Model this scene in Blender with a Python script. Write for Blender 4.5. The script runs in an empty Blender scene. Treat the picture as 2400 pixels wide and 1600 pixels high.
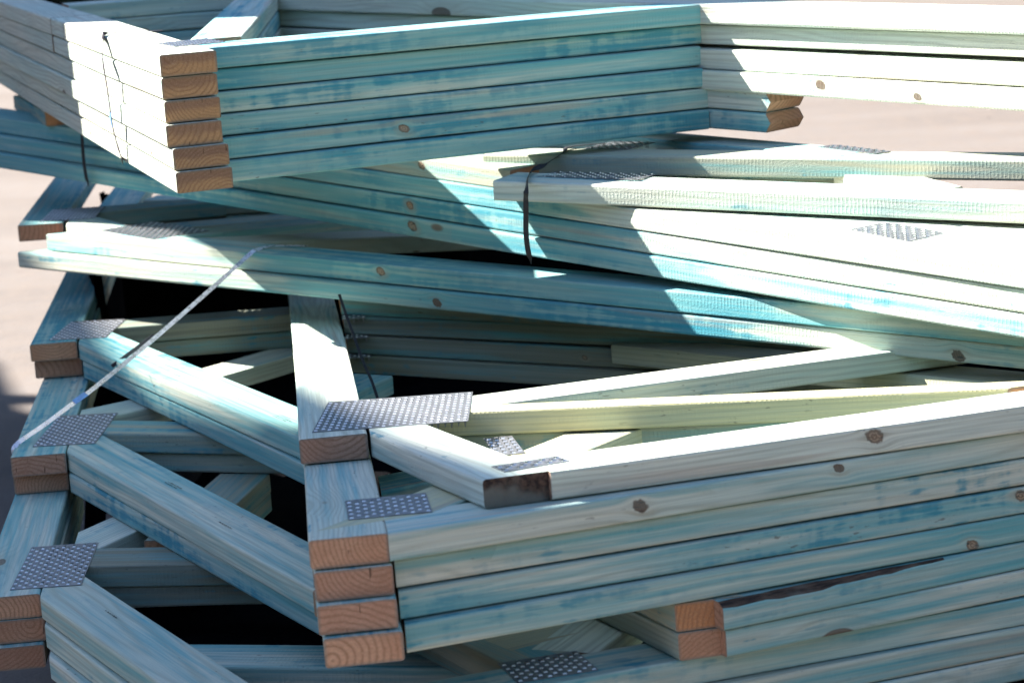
import bpy, math, random
from mathutils import Vector, Matrix

# ------------------------------------------------------------------ camera, sky, sun, exposure
scene = bpy.context.scene
COL = scene.collection
R = math.radians
f_px, H_CAM = 5000.0, 1.26
PITCH, ROLL = math.atan(1051 / 5000), math.atan(0.0562)
cam_data = bpy.data.cameras.new('camera')
cam = bpy.data.objects.new('camera', cam_data); COL.objects.link(cam)
fw = Vector((0, math.cos(PITCH), -math.sin(PITCH))); rt = Vector((1, 0, 0)); upv = rt.cross(fw)
ir = math.cos(ROLL) * rt - math.sin(ROLL) * upv; iu = math.sin(ROLL) * rt + math.cos(ROLL) * upv
m = Matrix((ir, iu, -fw)).transposed().to_4x4(); m.translation = (0, 0, H_CAM)
cam.matrix_world = m
cam_data.sensor_width = 36; cam_data.lens = f_px * 36 / 2400
cam_data.clip_start = 0.05; cam_data.clip_end = 2000
cam_data.dof.use_dof = True; cam_data.dof.focus_distance = 3.1; cam_data.dof.aperture_fstop = 7.1
scene.camera = cam

SUN_AZ, SUN_EL = R(-70), R(40)       # azimuth measured clockwise from +Y (the viewing direction)
to_sun = Vector((math.sin(SUN_AZ) * math.cos(SUN_EL), math.cos(SUN_AZ) * math.cos(SUN_EL), math.sin(SUN_EL)))
world = bpy.data.worlds.new('World'); scene.world = world; world.use_nodes = True
wn = world.node_tree; bg = wn.nodes['Background']
sky = wn.nodes.new('ShaderNodeTexSky'); sky.sky_type = 'NISHITA'; sky.sun_disc = False
sky.sun_elevation = SUN_EL; sky.sun_rotation = SUN_AZ; sky.altitude = 1500; sky.air_density = 1.0; sky.dust_density = 0.8; sky.ozone_density = 1.0
wn.links.new(sky.outputs[0], bg.inputs[0]); bg.inputs[1].default_value = 0.074
sun_data = bpy.data.lights.new('sun', 'SUN'); sun_data.energy = 5.0; sun_data.angle = R(0.53); sun_data.color = (1.0, 0.95, 0.87)
sun = bpy.data.objects.new('sun', sun_data); COL.objects.link(sun); sun.location = (-6, 4, 9)
sun.rotation_mode = 'QUATERNION'; sun.rotation_quaternion = to_sun.to_track_quat('Z', 'Y')
scene.view_settings.view_transform = 'Standard'; scene.view_settings.look = 'None'
scene.view_settings.exposure = 2.22; scene.view_settings.gamma = 1.0
scene.render.engine = 'CYCLES'
scene.cycles.max_bounces = 8; scene.cycles.diffuse_bounces = 2
scene.cycles.use_denoising = True

# ------------------------------------------------------------------ node helpers
class NT:
    def __init__(s, name):
        s.m = bpy.data.materials.new(name); s.m.use_nodes = True
        s.t = s.m.node_tree; s.b = s.t.nodes['Principled BSDF']
    def n(s, typ, ins=None, **kw):
        nd = s.t.nodes.new(typ)
        for k, v in kw.items(): setattr(nd, k, v)
        for k, v in (ins or {}).items(): s.put(nd.inputs[k], v)
        return nd
    def put(s, sock, v):
        if isinstance(v, bpy.types.NodeSocket): s.t.links.new(v, sock)
        else: sock.default_value = v
    def math(s, op, a, b=0.0, c=0.0, clamp=False):
        nd = s.t.nodes.new('ShaderNodeMath'); nd.operation = op; nd.use_clamp = clamp
        s.put(nd.inputs[0], a); s.put(nd.inputs[1], b)
        if op in ('MULTIPLY_ADD', 'SMOOTH_MIN', 'COMPARE'): s.put(nd.inputs[2], c)
        return nd.outputs[0]
    def ramp(s, v, lo, hi, a=0.0, b=1.0):
        nd = s.n('ShaderNodeMapRange', {0: v, 1: lo, 2: hi, 3: a, 4: b}, interpolation_type='SMOOTHSTEP'); return nd.outputs[0]
    def mix(s, f, a, b, blend='MIX'):
        nd = s.t.nodes.new('ShaderNodeMix'); nd.data_type = 'RGBA'; nd.blend_type = blend
        s.put(nd.inputs[0], f); s.put(nd.inputs[6], a); s.put(nd.inputs[7], b); return nd.outputs[2]
    def vmul(s, v, k):
        return s.n('ShaderNodeVectorMath', {0: v, 1: k}, operation='MULTIPLY').outputs[0]
    def vadd(s, v, k):
        return s.n('ShaderNodeVectorMath', {0: v, 1: k}, operation='ADD').outputs[0]
    def noise(s, v, scale=1.0, detail=3.0, rough=0.5, dist=0.0):
        return s.n('ShaderNodeTexNoise', {'Vector': v, 'Scale': scale, 'Detail': detail, 'Roughness': rough, 'Distortion': dist}).outputs[0]
    def xyz(s, v):
        nd = s.n('ShaderNodeSeparateXYZ', {0: v}); return nd.outputs
    def comb(s, x, y, z):
        return s.n('ShaderNodeCombineXYZ', {0: x, 1: y, 2: z}).outputs[0]
def rgb(r, g, b): return (r, g, b, 1.0)

def pine(name, end):
    """Treated pine. Board-local metres: x along the grain, y across, z through. Object colour carries the board's own character:
    r = blue stain, g = yellow cast, b = brightness, dimmed on inner boards as painted shade."""
    T = NT(name)
    tc = T.n('ShaderNodeTexCoord').outputs['Object']
    oi = T.n('ShaderNodeObjectInfo'); rnd = oi.outputs['Random']
    oc = T.n('ShaderNodeSeparateColor', {0: oi.outputs['Color']}).outputs
    stain, yellow, bright = oc[0], oc[1], oc[2]
    shade_dye = T.xyz(T.n('ShaderNodeAttribute', attribute_type='OBJECT', attribute_name='shade_dye').outputs['Vector'])
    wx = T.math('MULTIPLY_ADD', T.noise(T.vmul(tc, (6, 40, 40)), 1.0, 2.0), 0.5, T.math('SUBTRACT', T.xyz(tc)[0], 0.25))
    za = T.n('ShaderNodeMapRange', {0: wx, 1: T.math('SUBTRACT', shade_dye[1], 0.12), 2: T.math('ADD', shade_dye[1], 0.12), 3: 0.0, 4: 1.0}, interpolation_type='SMOOTHSTEP').outputs[0]
    zb = T.n('ShaderNodeMapRange', {0: wx, 1: T.math('SUBTRACT', shade_dye[2], 0.12), 2: T.math('ADD', shade_dye[2], 0.12), 3: 1.0, 4: 0.0}, interpolation_type='SMOOTHSTEP').outputs[0]
    stain = T.math('ADD', stain, T.math('MULTIPLY', shade_dye[0], T.math('MULTIPLY', za, zb)), clamp=True)  # extra stain along part of the board also paints in its shade
    off = T.comb(T.math('MULTIPLY', rnd, 61.0), T.math('MULTIPLY', rnd, 17.0), T.math('MULTIPLY', rnd, 9.0))
    x, y, z0 = T.xyz(tc)
    z = z0; kmask, khalo, kring = 0.0, 0.0, 0.0
    for slot in ('knot_a', 'knot_b'):
        kx, kz, kr_ = T.xyz(T.n('ShaderNodeAttribute', attribute_type='OBJECT', attribute_name=slot).outputs['Vector'])
        on = T.math('MULTIPLY', T.math('GREATER_THAN', kr_, 0.001), T.ramp(y, 0.03, 0.012))
        rr = T.math('MAXIMUM', kr_, 0.002)
        dx = T.math('DIVIDE', T.math('SUBTRACT', x, kx), T.math('MULTIPLY', rr, 1.25)); dzk = T.math('SUBTRACT', z0, kz)
        dn = T.math('DIVIDE', dzk, rr)
        skew = T.math('ADD', dx, T.math('MULTIPLY', dn, 0.25))
        d0 = T.math('SQRT', T.math('ADD', T.math('MULTIPLY', skew, skew), T.math('MULTIPLY', dn, dn)))
        d = T.math('ADD', d0, T.math('MULTIPLY_ADD', T.noise(T.vmul(tc, (180, 180, 180)), 1.0, 3.0), 0.7, -0.35))
        g = T.math('POWER', 2.718, T.math('MULTIPLY', T.math('MULTIPLY', d0, d0), -0.30))
        z = T.math('SUBTRACT', z, T.math('MULTIPLY', T.math('MULTIPLY', dzk, 0.92), T.math('MULTIPLY', g, on)))
        kmask = T.math('MAXIMUM', kmask, T.math('MULTIPLY', T.ramp(d, 1.05, 0.80), on))
        khalo = T.math('MAXIMUM', khalo, T.math('MULTIPLY', T.ramp(d, 2.6, 0.9), on))
        kring = T.math('MAXIMUM', kring, T.math('MULTIPLY', d, on))
    Q = T.vadd(T.comb(x, y, z), off)
    # knots
    vor = T.n('ShaderNodeTexVoronoi', {'Vector': T.vmul(Q, (4.2, 10.0, 10.0)), 'Scale': 1.0}, voronoi_dimensions='3D')
    vd, vc = vor.outputs['Distance'], T.n('ShaderNodeSeparateColor', {0: vor.outputs['Color']}).outputs
    sel = T.math('GREATER_THAN', vc[0], 0.80)
    kr = T.math('MULTIPLY_ADD', vc[1], 0.085, 0.05)
    kn = T.math('MULTIPLY', T.math('SUBTRACT', 1.0, T.n('ShaderNodeMapRange', {0: vd, 1: T.math('MULTIPLY', kr, 0.8), 2: kr, 3: 0.0, 4: 1.0}, interpolation_type='SMOOTHSTEP').outputs[0]), sel)
    halo = T.math('MULTIPLY', T.ramp(vd, 0.42, 0.08), sel)
    # growth rings about a pith that wanders along the board
    r2 = T.math('FRACT', T.math('MULTIPLY', rnd, 17.31)); r3 = T.math('FRACT', T.math('MULTIPLY', rnd, 71.7))
    w1 = T.noise(T.vmul(Q, (1.3, 5.0, 5.0)), 1.0, 2.0)
    w2 = T.noise(T.vmul(Q, (2.6, 22.0, 22.0)), 1.0, 3.0)
    dy = T.math('SUBTRACT', y, T.math('MULTIPLY_ADD', r2, 0.16, -0.035))
    dz = T.math('ADD', z, T.math('MULTIPLY_ADD', r3, 0.16, -0.06))
    rad = T.math('SQRT', T.math('ADD', T.math('MULTIPLY', dy, dy), T.math('MULTIPLY', dz, dz)))
    rad = T.math('ADD', rad, T.math('MULTIPLY_ADD', w1, 0.05, T.math('MULTIPLY', w2, 0.016)))
    rad = T.math('ADD', rad, T.math('MULTIPLY', halo, 0.012))
    ph = T.math('MULTIPLY', rad, T.math('MULTIPLY_ADD', r2, 650.0, 600.0))
    ring = T.math('POWER', T.math('MULTIPLY_ADD', T.math('SINE', ph), 0.5, 0.5), 2.5)
    fib = T.noise(T.vmul(Q, (9.0, 620.0, 620.0)), 1.0, 2.0)
    fib2 = T.noise(T.vmul(Q, (3.0, 130.0, 130.0)), 1.0, 3.0)
    big = T.noise(T.vmul(Q, (2.2, 9.0, 9.0)), 1.0, 3.0)
    if end:
        cut = T.noise(T.vmul(Q, (30, 260.0, 420.0)), 1.0, 2.0)
        speck = T.noise(T.vmul(Q, (800, 800.0, 800.0)), 1.0, 2.0)
        top_dark = T.ramp(T.math('ADD', z, T.math('MULTIPLY', T.math('SUBTRACT', w2, 0.5), 0.03)), -0.024, -0.011)  # end face turns darker towards its upper half
        hs = T.math('MULTIPLY', top_dark, oi.outputs['Alpha'])
        base = T.mix(T.ramp(big, 0.3, 0.7), rgb(0.46, 0.245, 0.165), rgb(0.60, 0.375, 0.27))
        base = T.mix(T.math('MULTIPLY', oi.outputs['Alpha'], 0.8), base, rgb(0.50, 0.30, 0.14))
        base = T.mix(T.math('MULTIPLY', T.ramp(yellow, 0.25, 0.4), 0.6), base, rgb(0.52, 0.21, 0.06))
        base = T.mix(T.math('MULTIPLY', hs, 0.75), base, rgb(0.23, 0.135, 0.105))
        c = T.mix(T.math('MULTIPLY', ring, T.ramp(big, 0.25, 0.7, 0.22, 0.62)), base, rgb(0.21, 0.105, 0.055))
        c = T.mix(T.math('MULTIPLY', T.ramp(speck, 0.52, 0.75), 0.5), c, rgb(0.62, 0.46, 0.33))
        c = T.mix(T.math('MULTIPLY', T.ramp(cut, 0.35, 0.75), 0.35), c, rgb(0.27, 0.16, 0.09))
        tintn = T.math('FRACT', T.math('MULTIPLY', rnd, 311.7))
        c = T.mix(1.0, c, T.mix(tintn, rgb(0.82, 0.78, 0.78), rgb(1.12, 1.05, 0.95)), 'MULTIPLY')
        edge = T.math('MINIMUM', T.math('MINIMUM', y, T.math('SUBTRACT', 0.09, y)), T.math('MINIMUM', T.math('MULTIPLY', z0, -1.0), T.math('ADD', z0, 0.0344)))
        c = T.mix(T.math('MULTIPLY', T.ramp(T.math('ADD', edge, T.math('MULTIPLY', w2, 0.004)), 0.0065, 0.002), 0.55), c, rgb(0.17, 0.19, 0.17))
        crk = T.ramp(T.noise(T.vmul(Q, (1.0, 240.0, 40.0)), 1.0, 2.0), 0.70, 0.74)
        c = T.mix(T.math('MULTIPLY', crk, 0.7), c, rgb(0.06, 0.035, 0.02))
        h = T.math('ADD', T.math('MULTIPLY', cut, 0.7), T.math('MULTIPLY', speck, 0.6))
        bump = T.n('ShaderNodeBump', {'Strength': 0.6, 'Distance': 0.0012, 'Height': h})
        T.put(T.b.inputs['Roughness'], 0.85); T.put(T.b.inputs['Specular IOR Level'], 0.2)
    else:
        pale = T.mix(T.ramp(big, 0.3, 0.7), rgb(0.47, 0.565, 0.50), rgb(0.61, 0.60, 0.50))
        pale = T.mix(yellow, pale, rgb(0.50, 0.45, 0.245))
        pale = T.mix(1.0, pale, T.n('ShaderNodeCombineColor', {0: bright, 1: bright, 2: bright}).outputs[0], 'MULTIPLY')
        strk = T.noise(T.vmul(Q, (1.1, 75.0, 75.0)), 1.0, 4.0, 0.6)
        c = T.mix(T.ramp(strk, 0.42, 0.72, 0.0, 0.36), pale, rgb(0.36, 0.43, 0.38))
        c = T.mix(T.math('MULTIPLY', ring, T.ramp(w2, 0.25, 0.75, 0.14, 0.46)), c, rgb(0.28, 0.275, 0.19))
        # blue preservative: soft washes, hard-edged blots and drips across the grain
        wash = T.noise(T.vmul(Q, (2.0, 42.0, 42.0)), 1.0, 4.0, 0.6)
        blot = T.noise(T.vmul(Q, (9.0, 42.0, 42.0)), 1.0, 5.0, 0.66, 0.35)
        drip = T.noise(T.vmul(Q, (46.0, 10.0, 10.0)), 1.0, 2.0)
        s1 = T.ramp(T.math('ADD', wash, T.math('MULTIPLY_ADD', stain, 0.55, -0.30)), 0.38, 0.66)
        s2 = T.math('ADD', T.math('MULTIPLY', blot, 0.66), T.math('MULTIPLY', drip, 0.34))
        s2 = T.math('ADD', s2, T.math('MULTIPLY_ADD', fib2, 0.34, -0.17))
        s2 = T.ramp(T.math('ADD', s2, T.math('MULTIPLY_ADD', stain, 0.26, -0.21)), 0.455, 0.575)
        gate = T.ramp(T.noise(T.vmul(Q, (2.0, 7.0, 7.0)), 1.0, 2.0), 0.38, 0.60)
        fibm = T.ramp(fib2, 0.25, 0.7, 0.55, 1.0)
        c = T.mix(T.math('MULTIPLY', T.math('MULTIPLY', s1, 0.86), fibm), c, rgb(0.06, 0.355, 0.40))
        c = T.mix(T.math('MULTIPLY', T.math('MULTIPLY', s2, gate), T.math('MULTIPLY', fibm, 0.88)), c, rgb(0.02, 0.24, 0.33))
        # warm heart streaks
        hst = T.ramp(T.noise(T.vmul(Q, (1.6, 38.0, 38.0)), 1.0, 3.0), 0.62, 0.74)
        c = T.mix(T.math('MULTIPLY', hst, 0.45), c, rgb(0.42, 0.29, 0.20))
        # knots
        ks = T.math('MULTIPLY_ADD', T.math('SINE', T.math('MULTIPLY', vd, 190.0)), 0.5, 0.5)
        kc = T.mix(T.math('MULTIPLY', ks, T.ramp(w2, 0.3, 0.7)), rgb(0.10, 0.05, 0.028), rgb(0.25, 0.16, 0.09))
        c = T.mix(T.math('MULTIPLY', halo, 0.22), c, rgb(0.33, 0.33, 0.26))
        c = T.mix(T.math('MULTIPLY', kn, 0.85), c, kc)
        krc = T.math('MULTIPLY_ADD', T.math('SINE', T.math('MULTIPLY', kring, 17.0)), 0.5, 0.5)
        kcol = T.mix(krc, rgb(0.17, 0.092, 0.05), rgb(0.38, 0.26, 0.16))
        kcol = T.mix(T.ramp(kring, 0.62, 0.85, 0.0, 0.8), kcol, rgb(0.07, 0.038, 0.024))
        kcol = T.mix(T.ramp(T.noise(T.vmul(tc, (60, 300, 300)), 1.0, 2.0), 0.60, 0.66), kcol, rgb(0.02, 0.012, 0.01))
        c = T.mix(T.math('MULTIPLY', khalo, T.ramp(ring, 0.2, 0.8, 0.10, 0.45)), c, rgb(0.33, 0.28, 0.19))
        c = T.mix(T.math('MULTIPLY', kmask, 0.93), c, kcol)
        c = T.mix(T.ramp(fib, 0.3, 0.7, 0.26, 0.0), c, rgb(0.18, 0.24, 0.23))
        dirt = T.math('MULTIPLY', T.ramp(T.noise(T.vmul(Q, (60.0, 180.0, 180.0)), 1.0, 3.0), 0.66, 0.74), T.ramp(big, 0.5, 0.62))
        c = T.mix(T.math('MULTIPLY', dirt, 0.6), c, rgb(0.10, 0.085, 0.07))
        # saw marks across the grain and raised fibre
        xs = T.math('ADD', x, T.math('MULTIPLY', T.noise(T.vmul(Q, (25.0, 40.0, 40.0)), 1.0, 2.0), 0.006))
        saw = T.math('MULTIPLY_ADD', T.math('SINE', T.math('MULTIPLY', xs, 2 * math.pi / 0.0062)), 0.5, 0.5)
        sawm = T.math('MULTIPLY', T.math('POWER', saw, 3.0), T.ramp(T.noise(T.vmul(Q, (8.0, 90.0, 90.0)), 1.0, 3.0), 0.35, 0.65))
        torn = T.ramp(T.noise(T.vmul(Q, (160.0, 420.0, 420.0)), 1.0, 3.0), 0.45, 0.8)
        h = T.math('ADD', T.math('MULTIPLY', sawm, 0.55), T.math('ADD', T.math('MULTIPLY', torn, 0.5), T.math('MULTIPLY', ring, 0.22)))
        h = T.math('ADD', h, T.math('MULTIPLY', fib, 0.35))
        bump = T.n('ShaderNodeBump', {'Strength': 0.5, 'Distance': 0.0009, 'Height': h})
        T.put(T.b.inputs['Roughness'], 0.72); T.put(T.b.inputs['Specular IOR Level'], 0.25)
    T.put(T.b.inputs['Base Color'], c); T.put(T.b.inputs['Normal'], bump.outputs[0])
    return T.m
PINE, PINE_END = pine('treated_pine', False), pine('sawn_end_grain', True)

def metal(name, col, rough, metallic=1.0):
    T = NT(name); tc = T.n('ShaderNodeTexCoord').outputs['Object']
    n1 = T.noise(T.vmul(tc, (130, 130, 130)), 1.0, 3.0); n2 = T.noise(tc, 900.0, 2.0)
    c = T.mix(T.ramp(n1, 0.3, 0.7), rgb(*[v * 0.72 for v in col]), rgb(*col))
    T.put(T.b.inputs['Base Color'], c); T.put(T.b.inputs['Metallic'], metallic)
    T.put(T.b.inputs['Roughness'], T.ramp(n1, 0.2, 0.8, rough - 0.08, rough + 0.10))
    T.put(T.b.inputs['Normal'], T.n('ShaderNodeBump', {'Strength': 0.15, 'Distance': 0.0003, 'Height': n2}).outputs[0])
    return T.m
GALV = metal('galvanised_steel', (0.26, 0.265, 0.285), 0.42, 0.6)
GALV_GLINT = metal('steel_glint', (0.92, 0.92, 0.92), 0.34, 0.45)  # near-white tooth roots: glints painted into the steel colour
BAND_STEEL = metal('steel_band', (0.90, 0.87, 0.94), 0.30, 0.75)
BAND_DARK = metal('dark_band', (0.075, 0.06, 0.075), 0.45, 0.3)
BAND_BLACK = metal('black_band', (0.012, 0.012, 0.015), 0.6, 0.0)
CLIP_BLUE = metal('blue_clip', (0.22, 0.42, 0.80), 0.42, 0.2)

def bark_mat():
    T = NT('bark'); tc = T.n('ShaderNodeTexCoord').outputs['Object']
    n1 = T.noise(T.vmul(tc, (30, 160, 160)), 1.0, 5.0, 0.65); n2 = T.noise(tc, 14.0, 3.0)
    c = T.mix(T.ramp(n1, 0.35, 0.7), rgb(0.028, 0.016, 0.012), rgb(0.13, 0.075, 0.05))
    c = T.mix(T.ramp(n2, 0.55, 0.7), c, rgb(0.17, 0.16, 0.13))
    T.put(T.b.inputs['Base Color'], c); T.put(T.b.inputs['Roughness'], 0.95)
    T.put(T.b.inputs['Normal'], T.n('ShaderNodeBump', {'Strength': 1.0, 'Distance': 0.002, 'Height': n1}).outputs[0])
    return T.m
BARK = bark_mat()

def ground_mat():
    T = NT('sandy_yard'); g = T.n('ShaderNodeNewGeometry').outputs['Position']
    n1 = T.noise(T.vmul(g, (0.35, 1.6, 1)), 1.0, 5.0, 0.6); n2 = T.noise(g, 9.0, 6.0, 0.65); n3 = T.noise(g, 120.0, 3.0)
    c = T.mix(T.ramp(n1, 0.32, 0.68), rgb(0.120, 0.100, 0.089), rgb(0.158, 0.137, 0.125))
    c = T.mix(T.ramp(n2, 0.35, 0.70, 0.0, 0.8), c, rgb(0.15, 0.12, 0.10))
    c = T.mix(T.ramp(n3, 0.62, 0.75, 0.0, 0.55), c, rgb(0.10, 0.08, 0.07))
    spots = T.noise(T.vmul(g, (3.2, 5.5, 1)), 1.0, 2.0)
    c = T.mix(T.ramp(spots, 0.64, 0.74, 0.0, 0.6), c, rgb(0.13, 0.10, 0.085))
    T.put(T.b.inputs['Base Color'], c); T.put(T.b.inputs['Roughness'], 0.92)
    h = T.math('ADD', n2, T.math('MULTIPLY', n3, 0.4))
    T.put(T.b.inputs['Normal'], T.n('ShaderNodeBump', {'Strength': 0.5, 'Distance': 0.012, 'Height': h}).outputs[0])
    return T.m
YARD = ground_mat()

def stone_mat():
    T = NT('stone'); oi = T.n('ShaderNodeNewGeometry').outputs['Random Per Island']
    c = T.mix(T.ramp(oi, 0.45, 0.55), rgb(0.12, 0.10, 0.09), rgb(0.34, 0.31, 0.28))
    T.put(T.b.inputs['Base Color'], c); T.put(T.b.inputs['Roughness'], 0.9); return T.m
STONE = stone_mat()

# ------------------------------------------------------------------ builders
def link_mesh(name, verts, faces, mats, fmat=None, parent=None, smooth=False):
    me = bpy.data.meshes.new(name); me.from_pydata(verts, [], faces)
    for mt in mats: me.materials.append(mt)
    if fmat: me.polygons.foreach_set('material_index', fmat)
    if smooth: me.polygons.foreach_set('use_smooth', [True] * len(faces))
    me.update()
    o = bpy.data.objects.new(name, me); COL.objects.link(o)
    if parent: o.parent = parent
    return o
def thing(name, loc, label, cat, group=None):
    o = bpy.data.objects.new(name, None); COL.objects.link(o); o.location = loc
    o.empty_display_size = 0.05
    o['label'] = label; o['category'] = cat
    if group: o['group'] = group
    return o

TONES = {  # blue stain, yellow cast, brightness; d and partly g dimmed: painted shade on inner boards
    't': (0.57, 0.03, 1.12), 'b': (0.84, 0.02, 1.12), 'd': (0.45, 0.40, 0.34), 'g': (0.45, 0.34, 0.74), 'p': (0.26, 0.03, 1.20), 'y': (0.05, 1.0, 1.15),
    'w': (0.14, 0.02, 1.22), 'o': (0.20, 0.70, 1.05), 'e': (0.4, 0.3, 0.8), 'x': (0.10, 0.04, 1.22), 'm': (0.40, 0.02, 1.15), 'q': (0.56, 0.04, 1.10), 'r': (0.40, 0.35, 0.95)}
rng = random.Random(11)

def plank(name, corners, t, tone, parent, ridge=0.0, wane=0.0, end=None):
    """A sawn board from its four top corners: rounded arrises, ends cut as the corners say, own sawn end faces."""
    p0, p1, q1, q0 = [Vector(c) for c in corners]
    X = (p1 - p0); L = X.length; X.normalize()
    Y = (q0 - p0) - X * (q0 - p0).dot(X); W = Y.length; Y.normalize()
    Z = X.cross(Y)
    if Z.z < 0:                      # keep the local frame right-handed with z up: run x the other way
        p0, p1, q0, q1 = p1, p0, q1, q0
        X = -X; Z = X.cross(Y)
    s0 = (q0 - p0).dot(X); s1 = (q1 - p1).dot(X)
    r = rng.uniform(0.0022, 0.0042)
    dt, dw = rng.uniform(-0.0010, 0.0004), rng.uniform(-0.0012, 0.0008)
    W += dw; tt = t + dt
    prof = []
    def corner(cy, cz, a0, rr=r):
        for i in range(3):
            a = R(a0 + 45 * i); prof.append((cy + rr * math.cos(a), cz + rr * math.sin(a)))
    corner(W - r, -r, 0); corner(r, -r, 90); 
    if ridge: prof.append((0, -tt / 2))
    corner(r, -tt + r, 180); corner(W - r, -tt + r, 270)
    if ridge: prof.append((W, -tt / 2))
    n = len(prof)
    nseg = max(2, int(L / (0.02 if wane else 0.25))); bow = rng.uniform(-0.0014, 0.0014); crook = rng.uniform(-0.003, 0.003)
    verts, faces, fm, wvs = [], [], [], []
    for i in range(nseg + 1):
        u = i / nseg
        for k, (y, z) in enumerate(prof):
            xx = (s0 * y / W) * (1 - u) + (L + s1 * y / W) * u
            if ridge:
                e = ridge * (1 - abs(2 * -z / tt - 1))
                xx += e * u if i == nseg else 0
            zz, yy = z, y
            if wane and k == 3: wvs.append(0.0)
            if wane and 3 <= k <= 5:         # the rounded bark edge along the front arris
                wv = wane * max(0.0, math.sin(math.pi * min(1, max(0, (u - wane_span[0]) / (wane_span[1] - wane_span[0]))))) ** 0.6 * (0.75 + 0.25 * math.sin(i * 1.7) * math.sin(i * 0.63) + 0.22 * math.sin(i * 0.31))
                wvs[-1] = wv
                zz = z - wv * (1.0, 1.05, 1.0)[k - 3] * (0.15 if k == 3 else 1.0) ; yy = y + (wv * 1.6 if k == 3 else 0)
            b = 4 * u * (1 - u)
            verts.append((xx, yy + crook * b, zz + bow * b))
    for i in range(nseg):
        for k in range(n):
            a, b = i * n + k, i * n + (k + 1) % n
            faces.append((a, b, b + n, a + n)); fm.append(2 if (wane and k == 3 and wvs[i] > 0.0012) else 0)
    o1 = nseg * n
    if ridge:
        i1, i2 = 6, 13
        faces += [tuple(range(n - 1, -1, -1)), tuple(o1 + k for k in list(range(0, i1 + 1)) + [i2]), tuple(o1 + k for k in range(i1, i2 + 1))]; fm += [1, 1, 1]
    else:
        faces += [tuple(range(n - 1, -1, -1)), tuple(o1 + k for k in range(n))]; fm += [1, 1]
    o = link_mesh(name, verts, faces, [PINE, end or PINE_END, BARK], fm, parent)
    mw = Matrix((X, Y, Z)).transposed().to_4x4(); mw.translation = p0
    if parent: mw = Matrix.Translation(-parent.location) @ mw
    o.matrix_local = mw
    s, yl, br = TONES[tone]
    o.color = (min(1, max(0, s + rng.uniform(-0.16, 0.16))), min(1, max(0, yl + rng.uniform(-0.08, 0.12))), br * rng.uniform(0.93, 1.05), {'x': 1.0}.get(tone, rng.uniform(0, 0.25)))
    return o
wane_span = (0.0, 1.0)

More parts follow.
